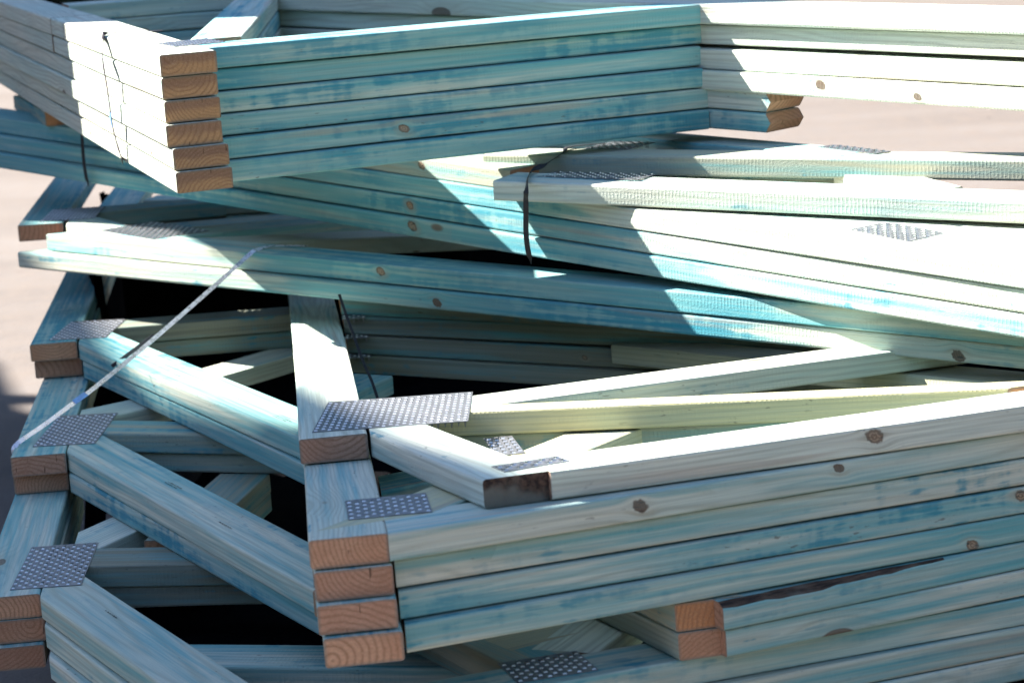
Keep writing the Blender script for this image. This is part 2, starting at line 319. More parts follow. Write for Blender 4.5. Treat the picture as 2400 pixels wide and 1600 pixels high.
PLATE_CACHE = {}
def nail_plate(loc, ang, lx, ly, parent, tilt=None, cell=(0.0080, 0.0200)):
    """Punched steel connector: a sheet of staggered slots, each slot's two teeth folded down."""
    cx, cy = cell
    nx, ny = max(3, round(lx / cx)), max(2, round(ly / cy))
    key = (nx, ny, round(lx, 3), round(ly, 3))
    if key not in PLATE_CACHE:
        cx, cy = lx / nx, ly / ny
        V, Fc, Fm = [], [], []
        def v(*p): V.append(p); return len(V) - 1
        th = 0.0011
        prg = random.Random(nx * 31 + ny)
        for i in range(nx):
            for j in range(-1, ny):
                st = (i % 2) * 0.5
                x0, x1 = -lx / 2 + i * cx, -lx / 2 + (i + 1) * cx
                y0, y1 = -ly / 2 + (j + st) * cy, -ly / 2 + (j + st + 1) * cy
                y0c, y1c = max(y0, -ly / 2), min(y1, ly / 2)
                if y1c - y0c < 1e-5: continue
                if y1c - y0c < cy * 0.9:
                    q = [v(x0, y0c, th), v(x1, y0c, th), v(x1, y1c, th), v(x0, y1c, th)]; Fc.append(tuple(q)); continue
                sx0, sx1 = x0 + cx * 0.21, x1 - cx * 0.21; sy0, sy1 = y0 + cy * 0.17, y1 - cy * 0.17
                a = [v(x0, y0, th), v(x1, y0, th), v(x1, y1, th), v(x0, y1, th)]
                b = [v(sx0, sy0, th), v(sx1, sy0, th), v(sx1, sy1, th), v(sx0, sy1, th)]
                for k in range(4): Fc.append((a[k], a[(k + 1) % 4], b[(k + 1) % 4], b[k]))
                mxp = (sx0 + sx1) / 2
                for (ys, dr, big) in ((sy0, 1, True), (sy1, -1, False)):
                    # the tooth root stands slightly proud as it turns over, then the tooth goes down into the wood
                    e0, e1 = (b[0], b[1]) if big else (b[3], b[2])
                    ix = (sx1 - sx0) * (0.14 if big else 0.3); up_ = 0.0016 if big else 0.0002
                    l0, l1 = v(sx0 + ix, ys + dr * 0.0012, th + up_), v(sx1 - ix, ys + dr * 0.0012, th + up_)
                    m0, m1 = v(sx0 + ix * 1.2, ys + dr * 0.0030, th + up_ * 0.3), v(sx1 - ix * 1.2, ys + dr * 0.0030, th + up_ * 0.3)
                    t0, t1 = v(mxp - 0.0007, ys + dr * 0.0040, -0.0085), v(mxp + 0.0005, ys + dr * 0.0038, -0.0085)
                    if big: Fm += [len(Fc), len(Fc) + 1]
                    Fc.append((e0, e1, l1, l0)); Fc.append((l0, l1, m1, m0)); Fc.append((m0, m1, t1, t0))
        # outer rim
        hx, hy = lx / 2, ly / 2
        rim = [(-hx, -hy), (hx, -hy), (hx, hy), (-hx, hy)]
        for k in range(4):
            (ax, ay), (bx, by) = rim[k], rim[(k + 1) % 4]
            Fc.append((v(ax, ay, th), v(ax, ay, 0.0001), v(bx, by, 0.0001), v(bx, by, th)))
        me = bpy.data.meshes.new('nail_plate'); me.from_pydata(V, [], Fc); me.materials.append(GALV); me.materials.append(GALV_GLINT)
        for k in Fm: me.polygons[k].material_index = 1
        me.update()
        PLATE_CACHE[key] = me
    o = bpy.data.objects.new('nail_plate', PLATE_CACHE[key]); COL.objects.link(o); o.parent = parent
    base = Vector(loc) - parent.location
    rot = Matrix.Rotation(ang, 4, 'Z')
    if tilt:
        zv = Vector(tilt).normalized(); xv = (Vector((math.cos(ang), math.sin(ang), 0)) - zv * zv.dot(Vector((math.cos(ang), math.sin(ang), 0)))).normalized()
        rot = Matrix((xv, zv.cross(xv), zv)).transposed().to_4x4()
    o.matrix_local = Matrix.Translation(base) @ rot
    return o

def ribbon(name, pts, width, mat, parent, side, top_pts=0):
    """Flat strapping band: swept along the points, 0.8 mm thick, its flat turned towards the given side."""
    P = [Vector(p) for p in pts]
    # smooth by Catmull-Rom
    Q = []
    for i in range(len(P) - 1):
        a, b, c, d = P[max(i - 1, 0)], P[i], P[i + 1], P[min(i + 2, len(P) - 1)]
        for s in range(5):
            t = s / 5
            Q.append(0.5 * ((2 * b) + (c - a) * t + (2 * a - 5 * b + 4 * c - d) * t * t + (3 * b - a - 3 * c + d) * t ** 3))
    Q.append(P[-1])
    V, Fc = [], []
    for i, p in enumerate(Q):
        d = (Q[min(i + 1, len(Q) - 1)] - Q[max(i - 1, 0)]).normalized()
        nrm = Vector(side)
        if top_pts: k = min(1, max(0, (i / 5 - top_pts + 1.0))); nrm = Vector((0, 0, 1)).lerp(nrm, k)
        w = d.cross(nrm).normalized(); nn = w.cross(d).normalized()
        for (s, h) in ((-.5, 0), (.5, 0), (.5, 1), (-.5, 1)):
            V.append(p + w * width * s + nn * 0.0008 * h)
    for i in range(len(Q) - 1):
        for k in range(4):
            a, b = i * 4 + k, i * 4 + (k + 1) % 4
            Fc.append((a, b, b + 4, a + 4))
    Fc += [(3, 2, 1, 0), tuple(len(V) - 4 + k for k in range(4))]
    V = [v - parent.location for v in V]
    return link_mesh(name, V, Fc, [mat], None, parent)

# ------------------------------------------------------------------ the setting
g = link_mesh('ground', [(-400, -400, 0), (400, -400, 0), (400, 400, 0), (-400, 400, 0)], [(0, 1, 2, 3)], [YARD]); g['kind'] = 'structure'
g['label'] = 'pale sandy concrete yard behind and under the timber stacks'

# ------------------------------------------------------------------ trusses: the table gives each board's truss, part, four top corners (metres), tone
BOARDS = [
    ('T0', 'chord', ((-0.5228, 3.3437, 1.0421), (-0.828, 4.1507, 1.0623), (-0.7439, 4.1826, 1.0631), (-0.4386, 3.3755, 1.0429)), 'x'),
    ('T0', 'filler_block', ((-0.8291, 4.1535, 1.0623), (-0.8782, 4.2834, 1.0656), (-0.794, 4.3153, 1.0664), (-0.7449, 4.1854, 1.0631)), 'x'),
    ('T0', 'chord', ((-0.8803, 4.289, 1.0657), (-1.2962, 5.3887, 1.0932), (-1.212, 5.4205, 1.094), (-0.7962, 4.3209, 1.0665)), 'x'),
    ('T0', 'chord', ((-0.4584, 3.4269, 1.0442), (0.358, 3.732, 1.0518), (0.2924, 3.8036, 1.0536), (-0.4901, 3.5111, 1.0463)), 'b'),
    ('T0', 'rafter', ((-0.5396, 4.713, 1.0763), (1.0345, 2.9951, 1.0334), (1.1008, 3.0559, 1.0349), (-0.4733, 4.7738, 1.0778)), 'w'),
    ('T0', 'strut', ((-0.9089, 4.6361, 1.0744), (-0.412, 4.7508, 1.0773), (-0.4819, 4.8271, 1.0792), (-0.9409, 4.7211, 1.0765)), 't'),
    ('T0', 'web', ((-0.5102, 3.5792, 1.048), (-0.5472, 4.6386, 1.0745), (-0.4598, 4.6587, 1.075), (-0.4233, 3.6117, 1.0488)), 't'),
    ('T1', 'chord', ((-0.5241, 3.3485, 1.006), (-0.8799, 4.2991, 1.0298), (-0.7956, 4.3307, 1.0306), (-0.4398, 3.3801, 1.0068)), 'x'),
    ('T1', 'chord', ((-0.8852, 4.3132, 1.0301), (-1.3135, 5.4575, 1.0587), (-1.2292, 5.489, 1.0595), (-0.8009, 4.3447, 1.0309)), 'x'),
    ('T1', 'chord', ((-0.4551, 3.4364, 1.0082), (0.3602, 3.7535, 1.0161), (0.295, 3.8247, 1.0179), (-0.4867, 3.5207, 1.0103)), 'b'),
    ('T1', 'rafter', ((-0.5374, 4.7345, 1.0407), (1.0368, 3.0166, 0.9977), (1.1031, 3.0774, 0.9992), (-0.471, 4.7953, 1.0422)), 'w'),
    ('T1', 'strut', ((-0.9089, 4.6361, 1.0382), (-0.412, 4.7508, 1.0411), (-0.4819, 4.8271, 1.043), (-0.9409, 4.7211, 1.0403)), 't'),
    ('T1', 'web', ((-0.5102, 3.5792, 1.0118), (-0.5472, 4.6386, 1.0383), (-0.4598, 4.6587, 1.0388), (-0.4233, 3.6117, 1.0126)), 't'),
    ('T2', 'chord', ((-0.522, 3.3441, 0.9697), (-1.3212, 5.4731, 1.0229), (-1.2369, 5.5047, 1.0237), (-0.4377, 3.3757, 0.9705)), 'x'),
    ('T2', 'chord', ((-0.4544, 3.4338, 0.9719), (0.3568, 3.7397, 0.9796), (0.2913, 3.8112, 0.9814), (-0.486, 3.518, 0.9741)), 'b'),
    ('T2', 'rafter', ((-0.5408, 4.7206, 1.0041), (1.0333, 3.0028, 0.9552), (1.0997, 3.0636, 0.9567), (-0.4745, 4.7815, 1.0056)), 'w'),
    ('T2', 'strut', ((-0.9089, 4.6361, 1.002), (-0.412, 4.7508, 1.0049), (-0.4819, 4.8271, 1.0068), (-0.9409, 4.7211, 1.0041)), 't'),
    ('T2', 'web', ((-0.5102, 3.5792, 0.9756), (-0.5472, 4.6386, 1.0021), (-0.4598, 4.6587, 1.0026), (-0.4233, 3.6117, 0.9764)), 't'),
    ('T3', 'chord', ((-0.5212, 3.3346, 0.9333), (-1.323, 5.4608, 0.9864), (-1.2388, 5.4925, 0.9872), (-0.4369, 3.3664, 0.9341)), 'x'),
    ('T3', 'chord', ((-0.4548, 3.4293, 0.9356), (0.358, 3.7239, 0.943), (0.2921, 3.7958, 0.9448), (-0.4865, 3.5135, 0.9377)), 'b'),
    ('T3', 'rafter', ((-0.5396, 4.7048, 0.9675), (1.0345, 2.987, 0.9166), (1.1009, 3.0478, 0.9181), (-0.4733, 4.7656, 0.969)), 'w'),
    ('T3', 'strut', ((-0.9089, 4.6361, 0.9658), (-0.412, 4.7508, 0.9687), (-0.4819, 4.8271, 0.9706), (-0.9409, 4.7211, 0.9679)), 't'),
    ('T3', 'web', ((-0.5102, 3.5792, 0.9394), (-0.5472, 4.6386, 0.9659), (-0.4598, 4.6587, 0.9664), (-0.4233, 3.6117, 0.9402)), 't'),
    ('T4', 'chord', ((-0.5126, 3.3271, 0.8969), (-1.3475, 5.5616, 0.9527), (-1.2632, 5.5931, 0.9535), (-0.4283, 3.3586, 0.8977)), 'x'),
    ('T4', 'chord', ((-0.4445, 3.4217, 0.8992), (0.3668, 3.7277, 0.9069), (0.3013, 3.7992, 0.9087), (-0.4762, 3.5059, 0.9013)), 'b'),
    ('T4', 'rafter_stub', ((-0.5308, 4.7087, 0.9314), (0.453, 3.6292, 0.9044), (0.5195, 3.6898, 0.9059), (-0.4643, 4.7693, 0.9329)), 't'),
    ('T4', 'strut', ((-0.9089, 4.6361, 0.9296), (-0.412, 4.7508, 0.9325), (-0.4819, 4.8271, 0.9344), (-0.9409, 4.7211, 0.9317)), 't'),
    ('T4', 'web', ((-0.5102, 3.5792, 0.9032), (-0.5472, 4.6386, 0.9297), (-0.4598, 4.6587, 0.9302), (-0.4233, 3.6117, 0.904)), 't'),
    ('T5', 'chord', ((-0.5103, 3.3218, 0.8605), (-1.3697, 5.6556, 0.9189), (-1.2852, 5.6867, 0.9197), (-0.4259, 3.3529, 0.8613)), 'x'),
    ('T5', 'chord', ((-0.4439, 3.4146, 0.8629), (0.3655, 3.72, 0.8705), (0.3, 3.7915, 0.8723), (-0.4756, 3.4988, 0.865)), 'b'),
    ('T5', 'rafter_stub', ((-0.5321, 4.7009, 0.895), (0.4518, 3.6291, 0.8682), (0.5181, 3.6899, 0.8697), (-0.4658, 4.7618, 0.8965)), 't'),
    ('T5', 'strut', ((-0.9089, 4.6361, 0.8934), (-0.412, 4.7508, 0.8963), (-0.4819, 4.8271, 0.8982), (-0.9409, 4.7211, 0.8955)), 't'),
    ('T5', 'web', ((-0.5102, 3.5792, 0.867), (-0.5472, 4.6386, 0.8935), (-0.4598, 4.6587, 0.894), (-0.4233, 3.6117, 0.8678)), 't'),
    ('packer', 'filler_block', ((-0.9918, 4.6773, 0.8486), (-1.1628, 5.1472, 0.8486), (-1.0783, 5.178, 0.8486), (-0.9073, 4.7081, 0.8486)), 'e'),
    ('M0', 'chord', ((-0.5145, 4.2071, 0.8263), (0.0127, 3.6182, 0.7968), (0.0798, 3.6782, 0.7998), (-0.4474, 4.2671, 0.8293)), 'g'),
    ('M1', 'chord', ((-1.4717, 5.224, 0.8409), (1.027, 2.5238, 0.7059), (1.0931, 2.5849, 0.7089), (-1.4056, 5.2851, 0.844)), 'm'),
    ('M2', 'chord', ((-1.4712, 5.1847, 0.8027), (0.947, 2.6223, 0.6746), (1.0125, 2.6841, 0.6777), (-1.4057, 5.2465, 0.8058)), 'm'),
    ('M3', 'chord', ((-1.4725, 5.162, 0.7654), (0.9488, 2.6257, 0.6386), (1.0139, 2.6878, 0.6417), (-1.4074, 5.2241, 0.7685)), 'm'),
    ('M1', 'web', ((0.2754, 3.4714, 0.7533), (1.0468, 2.5521, 0.7073), (1.1157, 2.61, 0.7102), (0.3444, 3.5292, 0.7562)), 'p'),
    ('M1', 'web', ((0.3463, 3.5308, 0.7562), (1.1176, 2.6116, 0.7103), (1.1866, 2.6694, 0.7132), (0.4152, 3.5887, 0.7591)), 'p'),
    ('N2', 'chord', ((-0.0169, 3.5297, 0.7923), (1.0623, 2.9107, 0.7706), (1.107, 2.9888, 0.7734), (0.0279, 3.6077, 0.795)), 'p'),
    ('N2', 'web', ((0.6176, 3.207, 0.781), (0.5356, 3.4325, 0.7889), (0.6201, 3.4633, 0.79), (0.7022, 3.2378, 0.7821)), 'p'),
    ('N1', 'chord', ((-0.0323, 3.7159, 0.815), (1.1088, 3.0908, 0.815), (1.152, 3.1697, 0.815), (0.0109, 3.7949, 0.815)), 'g'),
    ('N1', 'web', ((0.1317, 4.152, 0.815), (0.6141, 3.4783, 0.815), (0.541, 3.4259, 0.815), (0.0585, 4.0996, 0.815)), 't'),
    ('N3', 'chord', ((0.1829, 3.6483, 0.7785), (0.6631, 3.3785, 0.7785), (0.7072, 3.457, 0.7785), (0.227, 3.7268, 0.7785)), 'g'),
    ('P1', 'chord', ((-0.9448, 4.352, 0.625), (0.8483, 2.8418, 0.625), (0.9063, 2.9106, 0.625), (-0.8388, 4.3804, 0.625)), 'q'),
    ('P2', 'chord', ((-1.0117, 4.3717, 0.589), (0.9591, 2.769, 0.589), (1.0159, 2.8389, 0.589), (-0.9044, 4.4005, 0.589)), 'q'),
    ('P1', 'web', ((-0.6571, 4.2138, 0.625), (-0.0316, 4.42, 0.625), (-0.0598, 4.5055, 0.625), (-0.7382, 4.2818, 0.625)), 'g'),
    ('P1', 'web', ((-0.5678, 4.0948, 0.625), (0.1794, 4.0294, 0.625), (0.1872, 4.1191, 0.625), (-0.688, 4.1956, 0.625)), 'g'),
    ('P2', 'web', ((-0.7263, 4.4253, 0.589), (-0.0748, 4.6234, 0.589), (-0.101, 4.7095, 0.589), (-0.8086, 4.4944, 0.589)), 'g'),
    ('A1', 'chord', ((-1.0358, 4.5007, 0.625), (-1.1672, 5.7941, 0.625), (-1.0726, 5.8037, 0.625), (-0.9413, 4.5103, 0.625)), 'b'),
    ('A1', 'web', ((-0.943, 4.6245, 0.625), (-0.3131, 4.8136, 0.625), (-0.339, 4.8998, 0.625), (-0.9526, 4.7155, 0.625)), 'g'),
    ('A1', 'web', ((-0.9267, 4.4724, 0.625), (-0.8836, 4.3992, 0.625), (-0.6771, 4.2259, 0.625), (-0.9494, 4.6882, 0.625)), 'p'),
    ('A2', 'web', ((-0.9566, 4.9885, 0.589), (-0.9985, 5.587, 0.589), (-0.9087, 5.5933, 0.589), (-0.8668, 4.9948, 0.589)), 't'),
    ('A2', 'web', ((-0.861, 5.0645, 0.589), (-0.3781, 4.9351, 0.589), (-0.3548, 5.022, 0.589), (-0.8378, 5.1514, 0.589)), 't'),
    ('A2', 'web', ((-0.866, 4.8781, 0.589), (-0.3781, 5.0609, 0.589), (-0.4096, 5.1451, 0.589), (-0.8976, 4.9624, 0.589)), 'g'),
    ('A2', 'web', ((-0.7809, 4.5698, 0.589), (-0.1184, 4.6858, 0.589), (-0.1339, 4.7744, 0.589), (-0.7964, 4.6584, 0.589)), 'g'),
    ('A2', 'web', ((-0.8476, 4.7565, 0.589), (-0.0304, 4.8831, 0.589), (-0.0442, 4.9721, 0.589), (-0.8613, 4.8454, 0.589)), 'g'),
    ('M1', 'strut', ((-0.98, 4.8, 0.8197), (0.3495, 5.0344, 0.8314), (0.3339, 5.1231, 0.8359), (-0.9956, 4.8886, 0.8241)), 'g'),
    ('M1', 'strut', ((-0.55, 4.45, 0.8022), (0.2227, 4.6571, 0.8126), (0.1994, 4.744, 0.8169), (-0.5733, 4.5369, 0.8065)), 'g'),
    ('M2', 'strut', ((-0.98, 4.8, 0.7835), (0.3495, 5.0344, 0.7952), (0.3339, 5.1231, 0.7997), (-0.9956, 4.8886, 0.7879)), 'g'),
    ('M2', 'strut', ((-0.55, 4.45, 0.766), (0.2227, 4.6571, 0.7764), (0.1994, 4.744, 0.7807), (-0.5733, 4.5369, 0.7703)), 'g'),
    ('M3', 'strut', ((-0.98, 4.8, 0.7473), (0.3495, 5.0344, 0.759), (0.3339, 5.1231, 0.7635), (-0.9956, 4.8886, 0.7517)), 'g'),
    ('M3', 'strut', ((-0.55, 4.45, 0.7298), (0.2227, 4.6571, 0.7402), (0.1994, 4.744, 0.7445), (-0.5733, 4.5369, 0.7341)), 'g'),
    ('P1', 'strut', ((-0.62, 4.72, 0.625), (0.8791, 4.7723, 0.625), (0.8759, 4.8623, 0.625), (-0.6231, 4.8099, 0.625)), 'g'),
    ('P2', 'strut', ((-0.62, 4.72, 0.589), (0.8791, 4.7723, 0.589), (0.8759, 4.8623, 0.589), (-0.6231, 4.8099, 0.589)), 'g'),
    ('B1', 'chord', ((-0.9276, 4.0273, 0.46), (-1.0725, 5.3192, 0.46), (-0.9831, 5.3293, 0.46), (-0.8382, 4.0374, 0.46)), 'b'),
    ('B1', 'web', ((-0.8319, 4.0212, 0.46), (-0.3225, 3.1548, 0.46), (-0.3452, 3.371, 0.46), (-0.8556, 4.239, 0.46)), 'b'),
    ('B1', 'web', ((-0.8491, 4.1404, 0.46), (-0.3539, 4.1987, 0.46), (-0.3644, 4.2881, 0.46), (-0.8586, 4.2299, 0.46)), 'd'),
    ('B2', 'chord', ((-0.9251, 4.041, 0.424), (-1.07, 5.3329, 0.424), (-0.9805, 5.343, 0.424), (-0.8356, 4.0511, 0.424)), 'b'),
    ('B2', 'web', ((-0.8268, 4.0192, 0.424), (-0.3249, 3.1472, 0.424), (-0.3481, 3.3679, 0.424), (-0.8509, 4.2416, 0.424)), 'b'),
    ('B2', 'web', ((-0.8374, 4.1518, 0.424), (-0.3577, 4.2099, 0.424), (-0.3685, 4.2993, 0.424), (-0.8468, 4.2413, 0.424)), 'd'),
    ('C1', 'web', ((-0.6458, 3.8587, 0.39), (-0.3264, 4.2636, 0.39), (-0.397, 4.3194, 0.39), (-0.7164, 3.9144, 0.39)), 'p'),
    ('C1', 'chord', ((-0.8434, 3.4397, 0.388), (-0.9549, 4.4335, 0.388), (-0.8655, 4.4435, 0.388), (-0.754, 3.4498, 0.388)), 't'),
    ('C1', 'web', ((-0.7526, 3.4586, 0.388), (-0.2452, 2.5998, 0.388), (-0.2678, 2.815, 0.388), (-0.7762, 3.6754, 0.388)), 't'),
    ('C1', 'web', ((-0.7584, 3.5897, 0.388), (-0.3262, 3.4653, 0.388), (-0.3013, 3.5518, 0.388), (-0.7686, 3.6863, 0.388)), 'g'),
    ('C1', 'web', ((-0.7732, 3.6547, 0.388), (-0.6061, 3.7947, 0.388), (-0.6639, 3.8637, 0.388), (-0.7845, 3.7626, 0.388)), 'p'),
    ('C2', 'chord', ((-0.8477, 3.4618, 0.352), (-0.9591, 4.4555, 0.352), (-0.8697, 4.4656, 0.352), (-0.7582, 3.4718, 0.352)), 't'),
    ('C2', 'web', ((-0.7513, 3.4522, 0.352), (-0.2495, 2.6294, 0.352), (-0.2714, 2.8382, 0.352), (-0.7742, 3.6625, 0.352)), 't'),
    ('C2', 'web', ((-0.7739, 3.6041, 0.352), (-0.3304, 3.4745, 0.352), (-0.3052, 3.5609, 0.352), (-0.784, 3.7008, 0.352)), 'g'),
    ('D1', 'web', ((-0.4956, 3.1429, 0.316), (-0.4247, 3.5137, 0.316), (-0.5131, 3.5306, 0.316), (-0.584, 3.1598, 0.316)), 'g'),
    ('D2', 'web', ((-0.4995, 3.1558, 0.28), (-0.4271, 3.5252, 0.28), (-0.5154, 3.5426, 0.28), (-0.5878, 3.1732, 0.28)), 'g'),
    ('D1', 'chord', ((-0.6953, 2.9248, 0.316), (-0.7987, 3.8189, 0.316), (-0.8881, 3.8085, 0.316), (-0.7847, 2.9145, 0.316)), 't'),
    ('D1', 'web', ((-0.6916, 2.9072, 0.316), (-0.2986, 2.2684, 0.316), (-0.222, 2.3155, 0.316), (-0.7161, 3.1187, 0.316)), 't'),
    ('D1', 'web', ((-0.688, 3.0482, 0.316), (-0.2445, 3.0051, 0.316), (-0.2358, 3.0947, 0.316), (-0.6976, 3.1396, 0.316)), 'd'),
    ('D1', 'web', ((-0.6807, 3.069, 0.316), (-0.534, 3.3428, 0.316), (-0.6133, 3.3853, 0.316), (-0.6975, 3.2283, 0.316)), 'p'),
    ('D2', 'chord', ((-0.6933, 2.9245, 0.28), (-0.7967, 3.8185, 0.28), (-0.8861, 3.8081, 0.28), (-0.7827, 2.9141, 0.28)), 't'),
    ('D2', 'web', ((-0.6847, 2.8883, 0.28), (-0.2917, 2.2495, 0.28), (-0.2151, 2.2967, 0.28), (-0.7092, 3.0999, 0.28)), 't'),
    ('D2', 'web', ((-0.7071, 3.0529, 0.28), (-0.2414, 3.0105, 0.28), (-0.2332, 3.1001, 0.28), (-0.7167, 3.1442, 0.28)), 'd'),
    ('Z1', 'chord', ((-0.6943, 2.9116, 0.244), (-0.7862, 3.7063, 0.244), (-0.8756, 3.696, 0.244), (-0.7837, 2.9013, 0.244)), 't'),
    ('Z1', 'web', ((-0.507, 2.7939, 0.244), (0.0839, 2.6897, 0.244), (0.0995, 2.7783, 0.244), (-0.4914, 2.8825, 0.244)), 't'),
    ('Z1', 'web', ((-0.6754, 2.8545, 0.244), (-0.361, 2.3434, 0.244), (-0.2844, 2.3906, 0.244), (-0.6999, 3.066, 0.244)), 't'),
    ('E1', 'chord', ((-0.2425, 2.3133, 0.5575), (-0.3993, 3.805, 0.4669), (-0.3098, 3.8145, 0.4681), (-0.153, 2.3227, 0.5586)), 't'),
    ('E1', 'chord', ((-0.1526, 2.3209, 0.5587), (1.017, 2.76, 0.5552), (0.9854, 2.8443, 0.5496), (-0.1623, 2.4134, 0.5531)), 't'),
    ('E1', 'web', ((-0.1012, 2.409, 0.5545), (0.3073, 3.038, 0.5254), (0.2318, 3.087, 0.5211), (-0.2432, 2.3557, 0.555)), 'o'),
    ('E2', 'chord', ((-0.2383, 2.3059, 0.5218), (-0.3376, 3.2507, 0.4644), (-0.2481, 3.2601, 0.4656), (-0.1488, 2.3153, 0.5229)), 't'),
    ('E2', 'chord', ((-0.1485, 2.3384, 0.5216), (1.0192, 2.7519, 0.5195), (0.9891, 2.8367, 0.5139), (-0.1582, 2.4304, 0.516)), 't'),
    ('E2', 'web', ((-0.1037, 2.4166, 0.5178), (0.3048, 3.0456, 0.4887), (0.2293, 3.0946, 0.4844), (-0.2456, 2.3632, 0.5183)), 't'),
    ('E3', 'chord', ((-0.2364, 2.2921, 0.4864), (-0.3357, 3.2369, 0.4291), (-0.2462, 3.2463, 0.4302), (-0.1469, 2.3015, 0.4876)), 't'),
    ('E3', 'chord', ((-0.1457, 2.3315, 0.4858), (1.0176, 2.7528, 0.4832), (0.9869, 2.8375, 0.4777), (-0.1554, 2.4237, 0.4802)), 't'),
    ('E3', 'web', ((-0.1061, 2.4226, 0.4812), (0.3024, 3.0516, 0.4521), (0.2269, 3.1007, 0.4478), (-0.248, 2.3693, 0.4817)), 't'),
    ('E4', 'chord', ((-0.2311, 2.2831, 0.4508), (-0.3305, 3.2279, 0.3935), (-0.2409, 3.2373, 0.3947), (-0.1416, 2.2925, 0.452)), 't'),
    ('E4', 'chord', ((-0.1402, 2.3186, 0.4505), (1.0148, 2.7556, 0.4468), (0.9829, 2.8398, 0.4412), (-0.15, 2.4112, 0.4449)), 't'),
    ('E1', 'web', ((-0.1056, 2.8696, 0.5274), (0.6524, 2.749, 0.5489), (0.6665, 2.8379, 0.5439), (-0.0914, 2.9584, 0.5225)), 'g'),
    ('E2', 'web', ((-0.1834, 2.7126, 0.4989), (0.2407, 2.9776, 0.4914), (0.193, 3.0539, 0.4861), (-0.1938, 2.8122, 0.4929)), 'b'),
    ('F1', 'chord', ((-0.2892, 2.74, 0.5677), (-0.4721, 4.4804, 0.4621), (-0.3826, 4.4898, 0.4632), (-0.1997, 2.7494, 0.5689)), 'p'),
    ('F1', 'filler_block', ((-0.1954, 2.7537, 0.5687), (-0.0436, 2.4037, 0.5921), (0.0369, 2.4267, 0.5923), (-0.2244, 3.0289, 0.552)), 'w'),
    ('F1', 'chord', ((0.0365, 2.4205, 0.5927), (1.0219, 2.7259, 0.5935), (0.9952, 2.8118, 0.5879), (-0.0004, 2.5033, 0.5871)), 'w'),
    ('F1', 'web', ((-0.188, 2.8429, 0.5636), (0.8695, 3.1874, 0.5635), (0.8416, 3.273, 0.5579), (-0.1976, 2.9344, 0.5581)), 'p'),
    ('F1', 'web', ((-0.1526, 2.866, 0.5629), (0.6482, 2.7306, 0.5861), (0.755, 2.7632, 0.5862), (-0.1722, 2.92, 0.5594)), 'y'),
    ('E1', 'web', ((0.1695, 3.5887, 0.4904), (0.9121, 2.7017, 0.5566), (0.9811, 2.7594, 0.5545), (0.2385, 3.6465, 0.4883)), 'o'),
    ('H1', 'web', ((0.1769, 2.4426, 0.413), (-0.146, 3.1746, 0.3639), (-0.0664, 3.2097, 0.3634), (0.2638, 2.4611, 0.4136)), 'r'),
    ('H1', 'chord', ((0.2344, 2.4327, 0.4147), (1.0058, 2.7724, 0.4094), (0.9695, 2.8548, 0.4039), (0.1981, 2.515, 0.4092)), 't'),
    ('H2', 'web', ((0.1794, 2.4401, 0.377), (-0.1435, 3.172, 0.3279), (-0.0639, 3.2072, 0.3274), (0.2663, 2.4586, 0.3776)), 'r'),
    ('H2', 'chord', ((0.2372, 2.4379, 0.3783), (1.0072, 2.757, 0.3742), (0.9728, 2.8401, 0.3686), (0.2009, 2.5203, 0.3727)), 't'),
    ('H3', 'chord', ((-0.2135, 2.3114, 0.3409), (1.0149, 2.7241, 0.34), (0.9863, 2.8094, 0.3345), (-0.2422, 2.3967, 0.3354)), 't'),
    ('H4', 'chord', ((-0.0858, 2.3351, 0.3058), (1.0112, 2.7279, 0.3035), (0.9809, 2.8126, 0.298), (-0.1161, 2.4198, 0.3002)), 't'),
    ('H5', 'chord', ((0.0239, 2.3586, 0.2703), (1.0074, 2.7252, 0.2674), (0.976, 2.8095, 0.2619), (-0.0075, 2.443, 0.2647)), 't'),
    ('H3', 'web', ((-0.0275, 2.4753, 0.3348), (-0.2857, 2.9609, 0.3014), (-0.2062, 3.0031, 0.3005), (0.052, 2.5175, 0.3339)), 'g'),
    ('H4', 'web', ((-0.0452, 2.5761, 0.2924), (-0.3034, 3.0617, 0.259), (-0.224, 3.104, 0.258), (0.0342, 2.6184, 0.2914)), 'g'),
    ('H3', 'web', ((0.0811, 2.5013, 0.3354), (0.2924, 2.9545, 0.3128), (0.2109, 2.9925, 0.309), (-0.0005, 2.5394, 0.3316)), 'p'),
    ('H3', 'web', ((-0.0218, 2.5365, 0.3314), (0.2965, 2.7264, 0.3263), (0.2504, 2.8037, 0.3208), (-0.0679, 2.6138, 0.3259)), 'o'),
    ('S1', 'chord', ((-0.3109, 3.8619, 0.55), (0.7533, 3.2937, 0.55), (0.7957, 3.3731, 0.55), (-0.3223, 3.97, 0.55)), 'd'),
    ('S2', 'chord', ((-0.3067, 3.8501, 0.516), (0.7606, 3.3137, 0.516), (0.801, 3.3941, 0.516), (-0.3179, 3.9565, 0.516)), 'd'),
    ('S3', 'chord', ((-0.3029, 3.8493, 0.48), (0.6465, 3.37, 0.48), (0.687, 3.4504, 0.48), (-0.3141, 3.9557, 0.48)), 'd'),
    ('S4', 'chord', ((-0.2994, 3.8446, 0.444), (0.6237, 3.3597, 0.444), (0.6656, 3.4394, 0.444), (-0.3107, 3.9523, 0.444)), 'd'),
    ('S4', 'web', ((-0.271, 3.5303, 0.444), (-0.2124, 3.6488, 0.444), (-0.293, 3.6887, 0.444), (-0.3517, 3.5702, 0.444)), 'b'),
]
